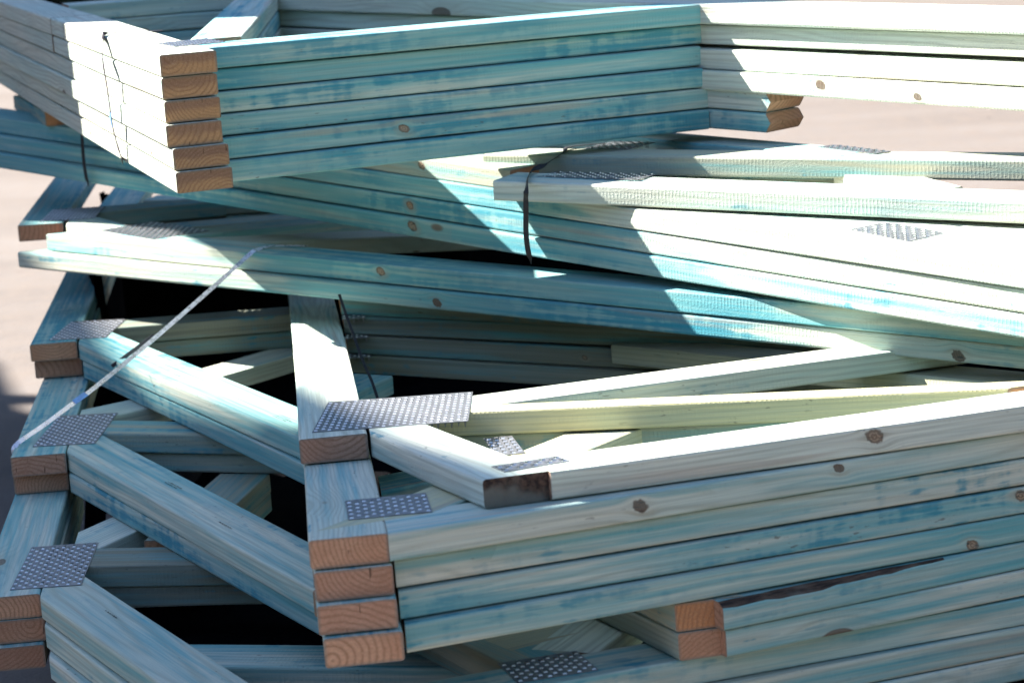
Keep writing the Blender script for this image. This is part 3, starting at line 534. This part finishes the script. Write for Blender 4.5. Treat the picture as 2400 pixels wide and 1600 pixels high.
PLATES = [
    ('T0', (-0.499, 3.5315, 1.0468), 0.4615, 0.086, 0.095),
    ('M1', (0.5796, 3.1245, 0.7359), 0.5707, 0.076, 0.126),
    ('N2', (0.1529, 3.52, 0.7919), 1.0018, 0.06, 0.195),
    ('N1', (0.5792, 3.4946, 0.815), 0.5132, 0.034, 0.148),
    ('N1', (0.2085, 3.7302, 0.815), 0.9478, 0.093, 0.088),
    ('P1', (-0.7187, 4.3151, 0.625), 0.6815, 0.128, 0.222),
    ('A1', (-0.9416, 4.6313, 0.625), 0.0451, 0.116, 0.183),
    ('B1', (-0.8359, 4.147, 0.46), -0.0566, 0.111, 0.181),
    ('C1', (-0.7653, 3.6108, 0.388), -0.0093, 0.106, 0.216),
    ('D1', (-0.6983, 3.0534, 0.316), 0.0579, 0.102, 0.208),
    ('E1', (-0.1592, 2.4573, 0.5506), 0.1046, 0.099, 0.105),
    ('E1', (-0.0187, 2.7723, 0.5348), 0.1323, 0.039, 0.126),
    ('F1', (-0.1676, 2.8934, 0.561), -0.0182, 0.21, 0.227),
    ('F1', (0.014, 2.4705, 0.5893), 0.4043, 0.086, 0.04),
    ('H3', (0.0211, 2.4587, 0.3367), 0.2754, 0.102, 0.088),
    ('S2', (-0.287, 3.8368, 0.516), 0.0779, 0.043, 0.041),
    ('S3', (-0.2835, 3.834, 0.48), 0.0308, 0.043, 0.038),
    ('S4', (-0.281, 3.8292, 0.444), 0.0381, 0.043, 0.037),
]
KNOTS = [   # board number, metres along it, height on its front face, half length, half height
    (24, 0.3062, -0.0149, 0.013, 0.01),
    (20, 1.5902, -0.0129, 0.011, 0.0115),
    (20, 1.7853, -0.0217, 0.009, 0.009),
    (45, 0.9399, -0.012, 0.01, 0.011),
    (46, 1.1415, -0.0201, 0.011, 0.011),
    (46, 2.1381, -0.0231, 0.019, 0.0115),
    (36, 1.8945, -0.0147, 0.01, 0.0105),
    (37, 1.8911, -0.0135, 0.01, 0.013),
    (34, 0.5588, -0.0133, 0.012, 0.01),
    (107, 0.4209, -0.0126, 0.01, 0.013),
    (93, 0.5805, -0.0087, 0.008, 0.008),
    (93, 0.3126, -0.0157, 0.016, 0.011),
    (102, 0.7551, -0.0273, 0.011, 0.01),
    (124, 0.479, -0.0198, 0.006, 0.006),
    (99, 0.8304, -0.0103, 0.006, 0.01),
]
LABELS = {
    'T0': ('topmost truss of the upper stack, its corner plate and top in sun', 'trusses of the upper stack', 'roof_truss', 'roof truss'),
    'T1': ('second truss from the top of the upper stack, chord split by a dark gap', 'trusses of the upper stack', 'roof_truss', 'roof truss'),
    'T2': ('third truss from the top of the upper stack, torn edge beneath', 'trusses of the upper stack', 'roof_truss', 'roof truss'),
    'T3': ('fourth truss down in the upper stack, dark knots on its sunlit rafter', 'trusses of the upper stack', 'roof_truss', 'roof truss'),
    'T4': ('fifth truss down in the upper stack, with a short pointed rafter stub', 'trusses of the upper stack', 'roof_truss', 'roof truss'),
    'T5': ('lowest truss of the upper stack, short pointed rafter stub hanging in the open', 'trusses of the upper stack', 'roof_truss', 'roof truss'),
    'packer': ('small brown-ended timber packer wedged under the upper stack at its shaded side', None, 'timber_packer', 'timber block'),
    'M0': ('short knotty truss chord on top of the middle bundle, right under the upper stack', 'trusses of the middle bundle', 'roof_truss', 'roof truss'),
    'M1': ('upper long truss of the strapped middle bundle, pierced plate on its sunlit top', 'trusses of the middle bundle', 'roof_truss', 'roof truss'),
    'M2': ('central long truss of the strapped middle bundle, between two dark seams', 'trusses of the middle bundle', 'roof_truss', 'roof truss'),
    'M3': ('lowest long truss of the strapped middle bundle, over the dark gap', 'trusses of the middle bundle', 'roof_truss', 'roof truss'),
    'N2': ('pale truss with blunt chord end jutting over the middle bundle, pierced plate on top', 'trusses lying on the middle bundle at the sunny end', 'roof_truss', 'roof truss'),
    'N1': ('truss with torn, saw-marked green edge below the bare yard, behind the pale one', 'trusses lying on the middle bundle at the sunny end', 'roof_truss', 'roof truss'),
    'N3': ('dark green chord in the shadow slot beneath the saw-marked truss', 'trusses lying on the middle bundle at the sunny end', 'roof_truss', 'roof truss'),
    'P1': ('upper truss of the blue-stained pair, pointed end with big pierced plate in sun', 'paired trusses crossing over the tiers', 'roof_truss', 'roof truss'),
    'P2': ('lower truss of the blue-stained pair, its pointed end in shade', 'paired trusses crossing over the tiers', 'roof_truss', 'roof truss'),
    'A1': ('single blue chord truss with square plate, topmost of the stepped shaded tiers', 'shaded tiers of trusses with their ends stepped out', 'roof_truss', 'roof truss'),
    'A2': ('pale webs showing through beneath the topmost stepped tier', 'shaded tiers of trusses with their ends stepped out', 'roof_truss', 'roof truss'),
    'B1': ('upper truss of the tier whose long web runs into the sun patch', 'shaded tiers of trusses with their ends stepped out', 'roof_truss', 'roof truss'),
    'B2': ('lower truss of the tier whose long web runs into the sun patch', 'shaded tiers of trusses with their ends stepped out', 'roof_truss', 'roof truss'),
    'C1': ('upper truss of the tier where the steel band ends, stamped printing on its web', 'shaded tiers of trusses with their ends stepped out', 'roof_truss', 'roof truss'),
    'C2': ('lower truss of the tier where the steel band ends', 'shaded tiers of trusses with their ends stepped out', 'roof_truss', 'roof truss'),
    'D1': ('upper truss of the lowest full tier, bright square plate on its corner', 'shaded tiers of trusses with their ends stepped out', 'roof_truss', 'roof truss'),
    'D2': ('lower truss of the lowest full tier, cut by the picture edge', 'shaded tiers of trusses with their ends stepped out', 'roof_truss', 'roof truss'),
    'Z1': ('shaded truss corner at the very bottom, under the lowest full tier', 'shaded tiers of trusses with their ends stepped out', 'roof_truss', 'roof truss'),
    'E1': ('second truss of the front stack, plate on its shaded blue corner', 'trusses of the front stack', 'roof_truss', 'roof truss'),
    'E2': ('third truss of the front stack, brown chord end with curved growth rings', 'trusses of the front stack', 'roof_truss', 'roof truss'),
    'E3': ('fourth truss of the front stack, brown chord end with pith at its base', 'trusses of the front stack', 'roof_truss', 'roof truss'),
    'E4': ('fifth truss of the front stack, lowest of the overhanging brown chord ends', 'trusses of the front stack', 'roof_truss', 'roof truss'),
    'F1': ('topmost truss of the front stack, sunlit chord with large plate hanging off it', 'trusses of the front stack', 'roof_truss', 'roof truss'),
    'H1': ('truss with orange-brown web end and bark along its edge, below the overhang', 'trusses of the front stack', 'roof_truss', 'roof truss'),
    'H2': ('truss with the lower orange-brown web end, just beneath the barked one', 'trusses of the front stack', 'roof_truss', 'roof truss'),
    'H3': ('lower truss with a toothed plate in shade under the overhanging ends', 'trusses of the front stack', 'roof_truss', 'roof truss'),
    'H4': ('next to lowest visible truss of the front stack, at the bottom edge', 'trusses of the front stack', 'roof_truss', 'roof truss'),
    'H5': ('lowest visible truss of the front stack, only in the bottom corner', 'trusses of the front stack', 'roof_truss', 'roof truss'),
    'S1': ('top chord of the dark stack seen through the gap under the blue-stained pair', 'trusses in the dark gap behind', 'roof_truss', 'roof truss'),
    'S2': ('second chord of the dark stack seen through the gap', 'trusses in the dark gap behind', 'roof_truss', 'roof truss'),
    'S3': ('third chord of the dark stack in the gap, with a small dark knot', 'trusses in the dark gap behind', 'roof_truss', 'roof truss'),
    'S4': ('lowest chord of the dark stack in the gap', 'trusses in the dark gap behind', 'roof_truss', 'roof truss'),
}
ROOT = {}
PLANKS = []
for key, part, corners, tone in BOARDS:
    if key not in ROOT:
        lab, grp, nm, cat = LABELS[key]
        c = corners[0]; ROOT[key] = thing(nm, (c[0], c[1], c[2] - 0.035), lab, cat, grp)
    wane = 0.0; ridge = 0.0
    if part == 'rafter_stub': part, ridge = 'rafter', 0.011
    if key == 'H1' and part == 'chord': wane, wane_span = 0.0075, (-0.22, 0.42)
    PLANKS.append(plank(part, corners, 0.0344, tone, ROOT[key], ridge=ridge, wane=wane, end=BARK if (key, part) == ('F1', 'filler_block') else None))
for bi, kx, kz, rx, rz in KNOTS:              # knots grow in the board: its own properties tell the wood where
    slot = 'knot_a' if 'knot_a' not in PLANKS[bi] else 'knot_b'
    PLANKS[bi][slot] = (kx, kz, rz * 0.78)
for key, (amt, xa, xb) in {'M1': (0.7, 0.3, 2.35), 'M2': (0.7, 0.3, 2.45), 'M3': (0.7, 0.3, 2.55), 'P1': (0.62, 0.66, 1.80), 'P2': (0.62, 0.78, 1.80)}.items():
    o = next(p for p in PLANKS if p.parent == ROOT[key]); o['shade_dye'] = (amt, xa, xb)      # deeper dye over the shaded stretch: stain with shade painted in
TILT = {'E': (-.019, .0587, 1), 'F': (-.019, .0587, 1), 'H': (-.019, .0587, 1), 'T': (0, -.025, 1), 'M': (0, -.045, 1)}
for key, loc, ang, lx, ly in PLATES:
    nail_plate((loc[0], loc[1], loc[2] + 0.0001), ang, lx, ly, ROOT[key], TILT.get(key[0]), (0.0092, 0.0195) if key in ('F1', 'M1', 'P1', 'N1', 'N2', 'H3', 'E1') else (0.0080, 0.0200))

# ------------------------------------------------------------------ strapping
STRAPS = {
    'tl': [(-0.5885, 3.7968, 1.0554), (-0.5989, 3.7907, 1.0553), (-0.6786, 3.782, 1.0561), (-0.6782, 3.74, 1.0502), (-0.677, 3.7084, 1.0274), (-0.6707, 3.6745, 1.0077), (-0.6689, 3.6754, 0.9821), (-0.6681, 3.6789, 0.9584), (-0.668, 3.6845, 0.9299), (-0.6678, 3.6924, 0.8996), (-0.6636, 3.6955, 0.8709), (-0.6597, 3.6994, 0.8479), (-0.6678, 3.7577, 0.8345)],
    'm_left': [(-0.9021, 4.6571, 0.8156), (-0.8849, 4.5251, 0.8139), (-0.8856, 4.5259, 0.7994), (-0.8868, 4.5258, 0.7676), (-0.8861, 4.5249, 0.7358), (-0.883, 4.5229, 0.7066), (-0.8895, 4.568, 0.6964)],
    'm_right': [(0.1841, 3.7399, 0.819), (0.1194, 3.7196, 0.819), (0.1083, 3.6769, 0.815), (0.0746, 3.5994, 0.807), (0.0466, 3.5629, 0.798), (0.0374, 3.426, 0.7919), (0.0355, 3.4251, 0.7712), (0.0344, 3.4264, 0.7501), (0.0329, 3.4266, 0.7222), (0.0337, 3.4257, 0.6977), (0.0367, 3.4268, 0.6755), (0.0396, 3.4606, 0.6653)],
    'p': [(-0.3759, 3.9804, 0.629), (-0.4421, 3.9984, 0.63), (-0.47, 3.9753, 0.628), (-0.4783, 3.9578, 0.626), (-0.5338, 3.8906, 0.5863), (-0.5893, 3.8233, 0.5473), (-0.6448, 3.7561, 0.5096), (-0.7002, 3.6889, 0.4736), (-0.7446, 3.6351, 0.4464), (-0.7668, 3.6082, 0.435), (-0.8112, 3.5545, 0.4108), (-0.8482, 3.5097, 0.392), (-0.8522, 3.5097, 0.372), (-0.8482, 3.5297, 0.332)],
    'tail': [(-0.7387, 3.8451, 0.4475), (-0.7158, 3.8481, 0.4617), (-0.6848, 3.8624, 0.481), (-0.6619, 3.8755, 0.4947)],
    'inner': [(-0.2963, 3.6607, 0.5913), (-0.2854, 3.6341, 0.5617), (-0.2727, 3.6067, 0.5288), (-0.2569, 3.5681, 0.4911), (-0.241, 3.5312, 0.4612), (-0.2313, 3.5052, 0.4348)],
}
def strap(key, mat, label, width, side, clip=None, extra=None, top_pts=0):
    pts = STRAPS[key]
    root = thing('packing_strap', pts[-1], label, 'strap', 'straps binding the truss bundles')
    ribbon('band', pts, width, mat, root, side, top_pts)
    if extra: ribbon('loose_tail', STRAPS[extra], width * 0.9, BAND_DARK, root, (0.9, -0.1, 0.5))
    if clip is not None:
        a, b = Vector(pts[clip]), Vector(pts[clip + 1]); d = (b - a)
        n = Vector(side).normalized() * 0.0012
        ribbon('clip', [a + d * 0.1 + n, a + d * 0.5 + n * 1.6, a + d * 0.9 + n], width * 1.25, CLIP_BLUE, root, side)
    return root
strap('tl', BAND_DARK, 'loose dark band with a blue clip hanging down the sunlit end of the upper stack', 0.0125, (-0.937, -0.35, 0.05), clip=8, top_pts=2.6)
strap('m_left', BAND_BLACK, 'black band round the middle bundle just left of the jutting upper stack', 0.0100, (-0.64, -0.77, 0.1))
strap('m_right', BAND_BLACK, 'black band slanting over the blunt chord end and down the middle bundle', 0.0100, (-0.55, -0.8, 0.2), top_pts=2)
strap('p', BAND_STEEL, 'long shiny steel band with a blue clip stretched slantwise to the lower tiers', 0.0082, (0.15, -0.75, 0.65), clip=8, extra='tail', top_pts=2)
strap('inner', BAND_BLACK, 'thin dark band dangling inside the shaded gap behind the sunlit upright chord', 0.005, (0.3, -0.9, 0.2))
# ------------------------------------------------------------------ black sheets and block added inside and under the tiers to darken the gaps
def gap_black_mat():
    T = NT('gap_black'); tc = T.n('ShaderNodeTexCoord').outputs['Object']
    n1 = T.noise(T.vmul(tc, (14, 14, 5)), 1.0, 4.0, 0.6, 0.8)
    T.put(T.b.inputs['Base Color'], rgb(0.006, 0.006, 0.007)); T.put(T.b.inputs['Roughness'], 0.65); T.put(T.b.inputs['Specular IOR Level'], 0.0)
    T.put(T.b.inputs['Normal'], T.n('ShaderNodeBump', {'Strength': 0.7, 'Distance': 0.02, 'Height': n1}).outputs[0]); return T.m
GAP_BLACK = gap_black_mat()
def shade_sheet(name, path, z0f, z1f, label, rows=10, thick=0.0015, seed=1):
    """An added black sheet that darkens a gap: folds run down from its top edge."""
    rg = random.Random(seed); V, Fc = [], []
    pts = []
    for (a, b) in zip(path, path[1:]):
        n = max(2, int((Vector(b) - Vector(a)).length / 0.03))
        for i in range(n): pts.append(Vector(a).lerp(Vector(b), i / n))
    pts.append(Vector(path[-1])); N = len(pts)
    ph = [rg.uniform(0, 6.28) for _ in range(4)]
    for side in (0, 1):
        for i, p in enumerate(pts):
            d = (pts[min(i + 1, N - 1)] - pts[max(i - 1, 0)]).normalized(); nn = Vector((-d.y, d.x))
            for j in range(rows + 1):
                v = j / rows
                o = 0.012 * math.sin(i * 0.9 + ph[0] + v * 1.5) + 0.008 * math.sin(i * 2.3 + ph[1]) + 0.010 * math.sin(v * 5 + i * 0.3 + ph[2])
                q = p + nn * (o + side * thick); z = z0f(p) * (1 - v) + z1f(p) * v
                V.append((q.x, q.y, z))
    S = N * (rows + 1)
    for i in range(N - 1):
        for j in range(rows):
            a = i * (rows + 1) + j; q = (a, a + 1, a + rows + 2, a + rows + 1)
            Fc.append(q); Fc.append(tuple(S + k for k in reversed(q)))
    o = link_mesh(name, V, Fc, [GAP_BLACK], None, None, True)
    o['label'] = label; o['category'] = 'dark sheet'
    return o
shade_sheet('gap_sheet', [(-0.86, 4.10), (-0.93, 4.75), (-0.99, 5.35)], lambda p: 0.02, lambda p: 0.41 if p.y < 4.55 else 0.58, 'black sheet added to darken the gaps along the chords of the stepped tiers', seed=3)
shade_sheet('gap_sheet', [(-0.90, 4.93), (-0.3, 4.86), (0.5, 4.6), (1.3, 4.3)], lambda p: 0.02, lambda p: 0.53, 'black sheet added to darken the gap behind the stacks', seed=5)
# added black block under the stacks, darkens the gaps between tiers
def gap_block():
    rg = random.Random(8); V, Fc = [], []
    nx, ny = 40, 44; x0, x1, y0, y1, z = -0.62, 1.3, 2.40, 4.95, 0.19
    rr = 0.03
    for j in range(ny + 1):
        for i in range(nx + 1):
            x = x0 + (x1 - x0) * i / nx; y = y0 + (y1 - y0) * j / ny
            V.append((x + rg.uniform(-.006, .006), y + rg.uniform(-.006, .006), z + rg.uniform(-.008, .006)))
    def id(i, j): return j * (nx + 1) + i
    for j in range(ny):
        for i in range(nx): Fc.append((id(i, j), id(i + 1, j), id(i + 1, j + 1), id(i, j + 1)))
    ring = [id(i, 0) for i in range(nx)] + [id(nx, j) for j in range(ny)] + [id(i, ny) for i in range(nx, 0, -1)] + [id(0, j) for j in range(ny, 0, -1)]
    b0 = len(V)
    for k in ring: V.append((V[k][0] + rg.uniform(-.012, .012), V[k][1] + rg.uniform(-.012, .012), 0.0))
    n = len(ring)
    for k in range(n): Fc.append((ring[k], b0 + k, b0 + (k + 1) % n, ring[(k + 1) % n]))
    o = link_mesh('gap_block', V, Fc, [GAP_BLACK], None, None, True)
    o['label'] = 'black block added at the bottom to darken the gaps between the tiers'; o['category'] = 'dark block'
gap_block()

# ------------------------------------------------------------------ unseen solids added outside the view, outlined to throw the soft shade
def prism_uv(name, poly, S, depth, mat):
    """A building-sized solid: its outline is given across the sun's bearing (u) and in height (z), its depth along that bearing."""
    h = Vector((math.sin(SUN_AZ), math.cos(SUN_AZ), 0)); n = Vector((h.y, -h.x, 0))
    V = [tuple(h * S + n * u + Vector((0, 0, z))) for u, z in poly] + [tuple(h * (S + depth) + n * u + Vector((0, 0, z))) for u, z in poly]
    k = len(poly)
    Fc = [tuple(range(k)), tuple(range(2 * k - 1, k - 1, -1))] + [(i, i + k, (i + 1) % k + k, (i + 1) % k) for i in range(k)]
    return link_mesh(name, V, Fc, [mat])
def caster_mat():
    T = NT('caster_grey'); tc = T.n('ShaderNodeTexCoord').outputs['Object']
    n1 = T.noise(T.vmul(tc, (3, 3, 0.4)), 1.0, 4.0)
    T.put(T.b.inputs['Base Color'], T.mix(n1, rgb(0.20, 0.21, 0.22), rgb(0.34, 0.34, 0.33))); T.put(T.b.inputs['Roughness'], 0.7); return T.m
CASTER = caster_mat()
te = math.tan(SUN_EL)
def zat(w, S): return w + te * S - 0.14
shade_caster = thing('shade_caster', (0, 0, 0), 'unseen grey solids added outside the view, outlined to shade the stacks', 'shade_caster')
S2 = 4.0
w1 = prism_uv('caster_wall', [(u, zat(w, 8.0)) for u, w in [(1.95, 0.37), (2.34, 0.0), (2.50, -0.165), (2.88, -0.47), (3.0, -0.68), (3.26, -0.99), (3.70, -1.275), (3.90, -1.31), (4.10, -1.44), (4.70, -2.45), (5.20, -2.78), (5.9, -3.4)]] + [(5.9, 0.0), (1.95, 0.0)], 8.0, 5.0, CASTER)  # added unseen solid, top edge cut to place the shade line
w2 = prism_uv('caster_panel', [(u, zat(w, S2)) for u, w in [(3.63, 0.9), (3.62, -0.40), (3.585, -0.80), (3.82, -0.975), (3.89, -1.14), (3.97, -1.42), (4.1, -1.6), (4.4, -1.95), (5.2, -1.95), (5.2, 0.9)]], S2, 0.04, CASTER)  # added unseen panel, outline shaped by where shade should fall
w3 = prism_uv('caster_beam', [(4.76, 3.86), (4.86, 3.86), (4.86, 3.98), (4.76, 3.98)], S2 + 0.05, 4.4, CASTER)
for o in (w1, w2, w3): o.parent = shade_caster

# loose stones and chips on the yard
def stones():
    rg = random.Random(4); V, Fc = [], []
    def stone(x, y, r):
        b = len(V); n = 7
        V.append((x, y, r * rg.uniform(0.7, 1.1)))
        for k in range(n):
            a = 2 * math.pi * k / n; q = r * rg.uniform(0.7, 1.15); V.append((x + q * math.cos(a), y + q * math.sin(a) * 0.9, r * rg.uniform(0.2, 0.5)))
        for k in range(n):
            a = 2 * math.pi * k / n; q = r * rg.uniform(0.8, 1.2); V.append((x + q * math.cos(a), y + q * math.sin(a) * 0.9, 0.0))
        for k in range(n):
            Fc.append((b, b + 1 + k, b + 1 + (k + 1) % n)); Fc.append((b + 1 + k, b + 1 + n + k, b + 1 + n + (k + 1) % n, b + 1 + (k + 1) % n))
    for _ in range(150):
        x = rg.uniform(-6, 8); y = rg.uniform(5.2, 22)
        stone(x, y, rg.uniform(0.003, 0.010) * (1 + 0.05 * y))
    o = link_mesh('gravel', V, Fc, [STONE]); o['kind'] = 'stuff'; o['label'] = 'loose stones and chips scattered over the sandy yard'
stones()
# ------------------------------------------------------------------ unseen ring of dark tree shapes added to cut the low sky light
def sky_blocker():
    T = NT('blocker_green'); tc = T.n('ShaderNodeTexCoord').outputs['Object']
    n1 = T.noise(tc, 1.3, 5.0, 0.7)
    T.put(T.b.inputs['Base Color'], T.mix(T.ramp(n1, 0.35, 0.65), rgb(0.022, 0.034, 0.016), rgb(0.065, 0.085, 0.038))); T.put(T.b.inputs['Roughness'], 0.9)
    rg = random.Random(21); V, Fc = [], []
    for k in range(230):
        a = 2 * math.pi * k / 230 + rg.uniform(-.01, .01); rad = rg.uniform(30, 36); x, y = rad * math.sin(a), rad * math.cos(a)
        hh = rg.uniform(9.5, 14.0); cz = hh * 0.5; b = len(V); nu, nv = 10, 7; wr = rg.uniform(1.6, 2.6)
        for j in range(nv + 1):
            th = math.pi * j / nv
            for i in range(nu):
                q = 1 + rg.uniform(-.22, .22)
                V.append((x + wr * q * math.sin(th) * math.cos(2 * math.pi * i / nu), y + wr * q * math.sin(th) * math.sin(2 * math.pi * i / nu), max(0.0, cz + cz * q * math.cos(th))))
        for j in range(nv):
            for i in range(nu):
                Fc.append((b + j * nu + i, b + (j + 1) * nu + i, b + (j + 1) * nu + (i + 1) % nu, b + j * nu + (i + 1) % nu))
    o = link_mesh('sky_blocker', V, Fc, [T.m]); o['kind'] = 'stuff'; o['label'] = 'unseen ring of dark tree shapes added to cut the low sky light'
sky_blocker()

# ------------------------------------------------------------------ faint printing on the webs of the stepped tiers
INK = NT('stamp_ink'); INK.put(INK.b.inputs['Base Color'], rgb(0.03, 0.035, 0.035)); INK.put(INK.b.inputs['Roughness'], 0.8); INK = INK.m
def stamp(board, x0, y0, rows, seed):
    rg = random.Random(seed); V, Fc = [], []
    for r in range(rows):
        x = x0
        for k in range(rg.randint(9, 14)):
            w = rg.uniform(0.0012, 0.0045); hh = rg.uniform(0.0015, 0.0026); y = y0 + r * 0.0055
            b = len(V); V += [(x, y, 0.0004), (x + w, y, 0.0004), (x + w, y + hh, 0.0004), (x, y + hh, 0.0004)]; Fc.append((b, b + 1, b + 2, b + 3)); x += w + rg.uniform(0.0008, 0.003)
    link_mesh('printed_stamp', V, Fc, [INK], None, board)
def part_of(key, i): return [p for p in PLANKS if p.parent == ROOT[key]][i]
stamp(part_of('C1', 2), 0.30, 0.052, 2, 1); stamp(part_of('C1', 2), 0.56, 0.03, 1, 2); stamp(part_of('B1', 1), 0.82, 0.03, 3, 3); stamp(part_of('D1', 2), 0.12, 0.05, 1, 4); stamp(part_of('F1', 3), 0.5, 0.05, 2, 5)
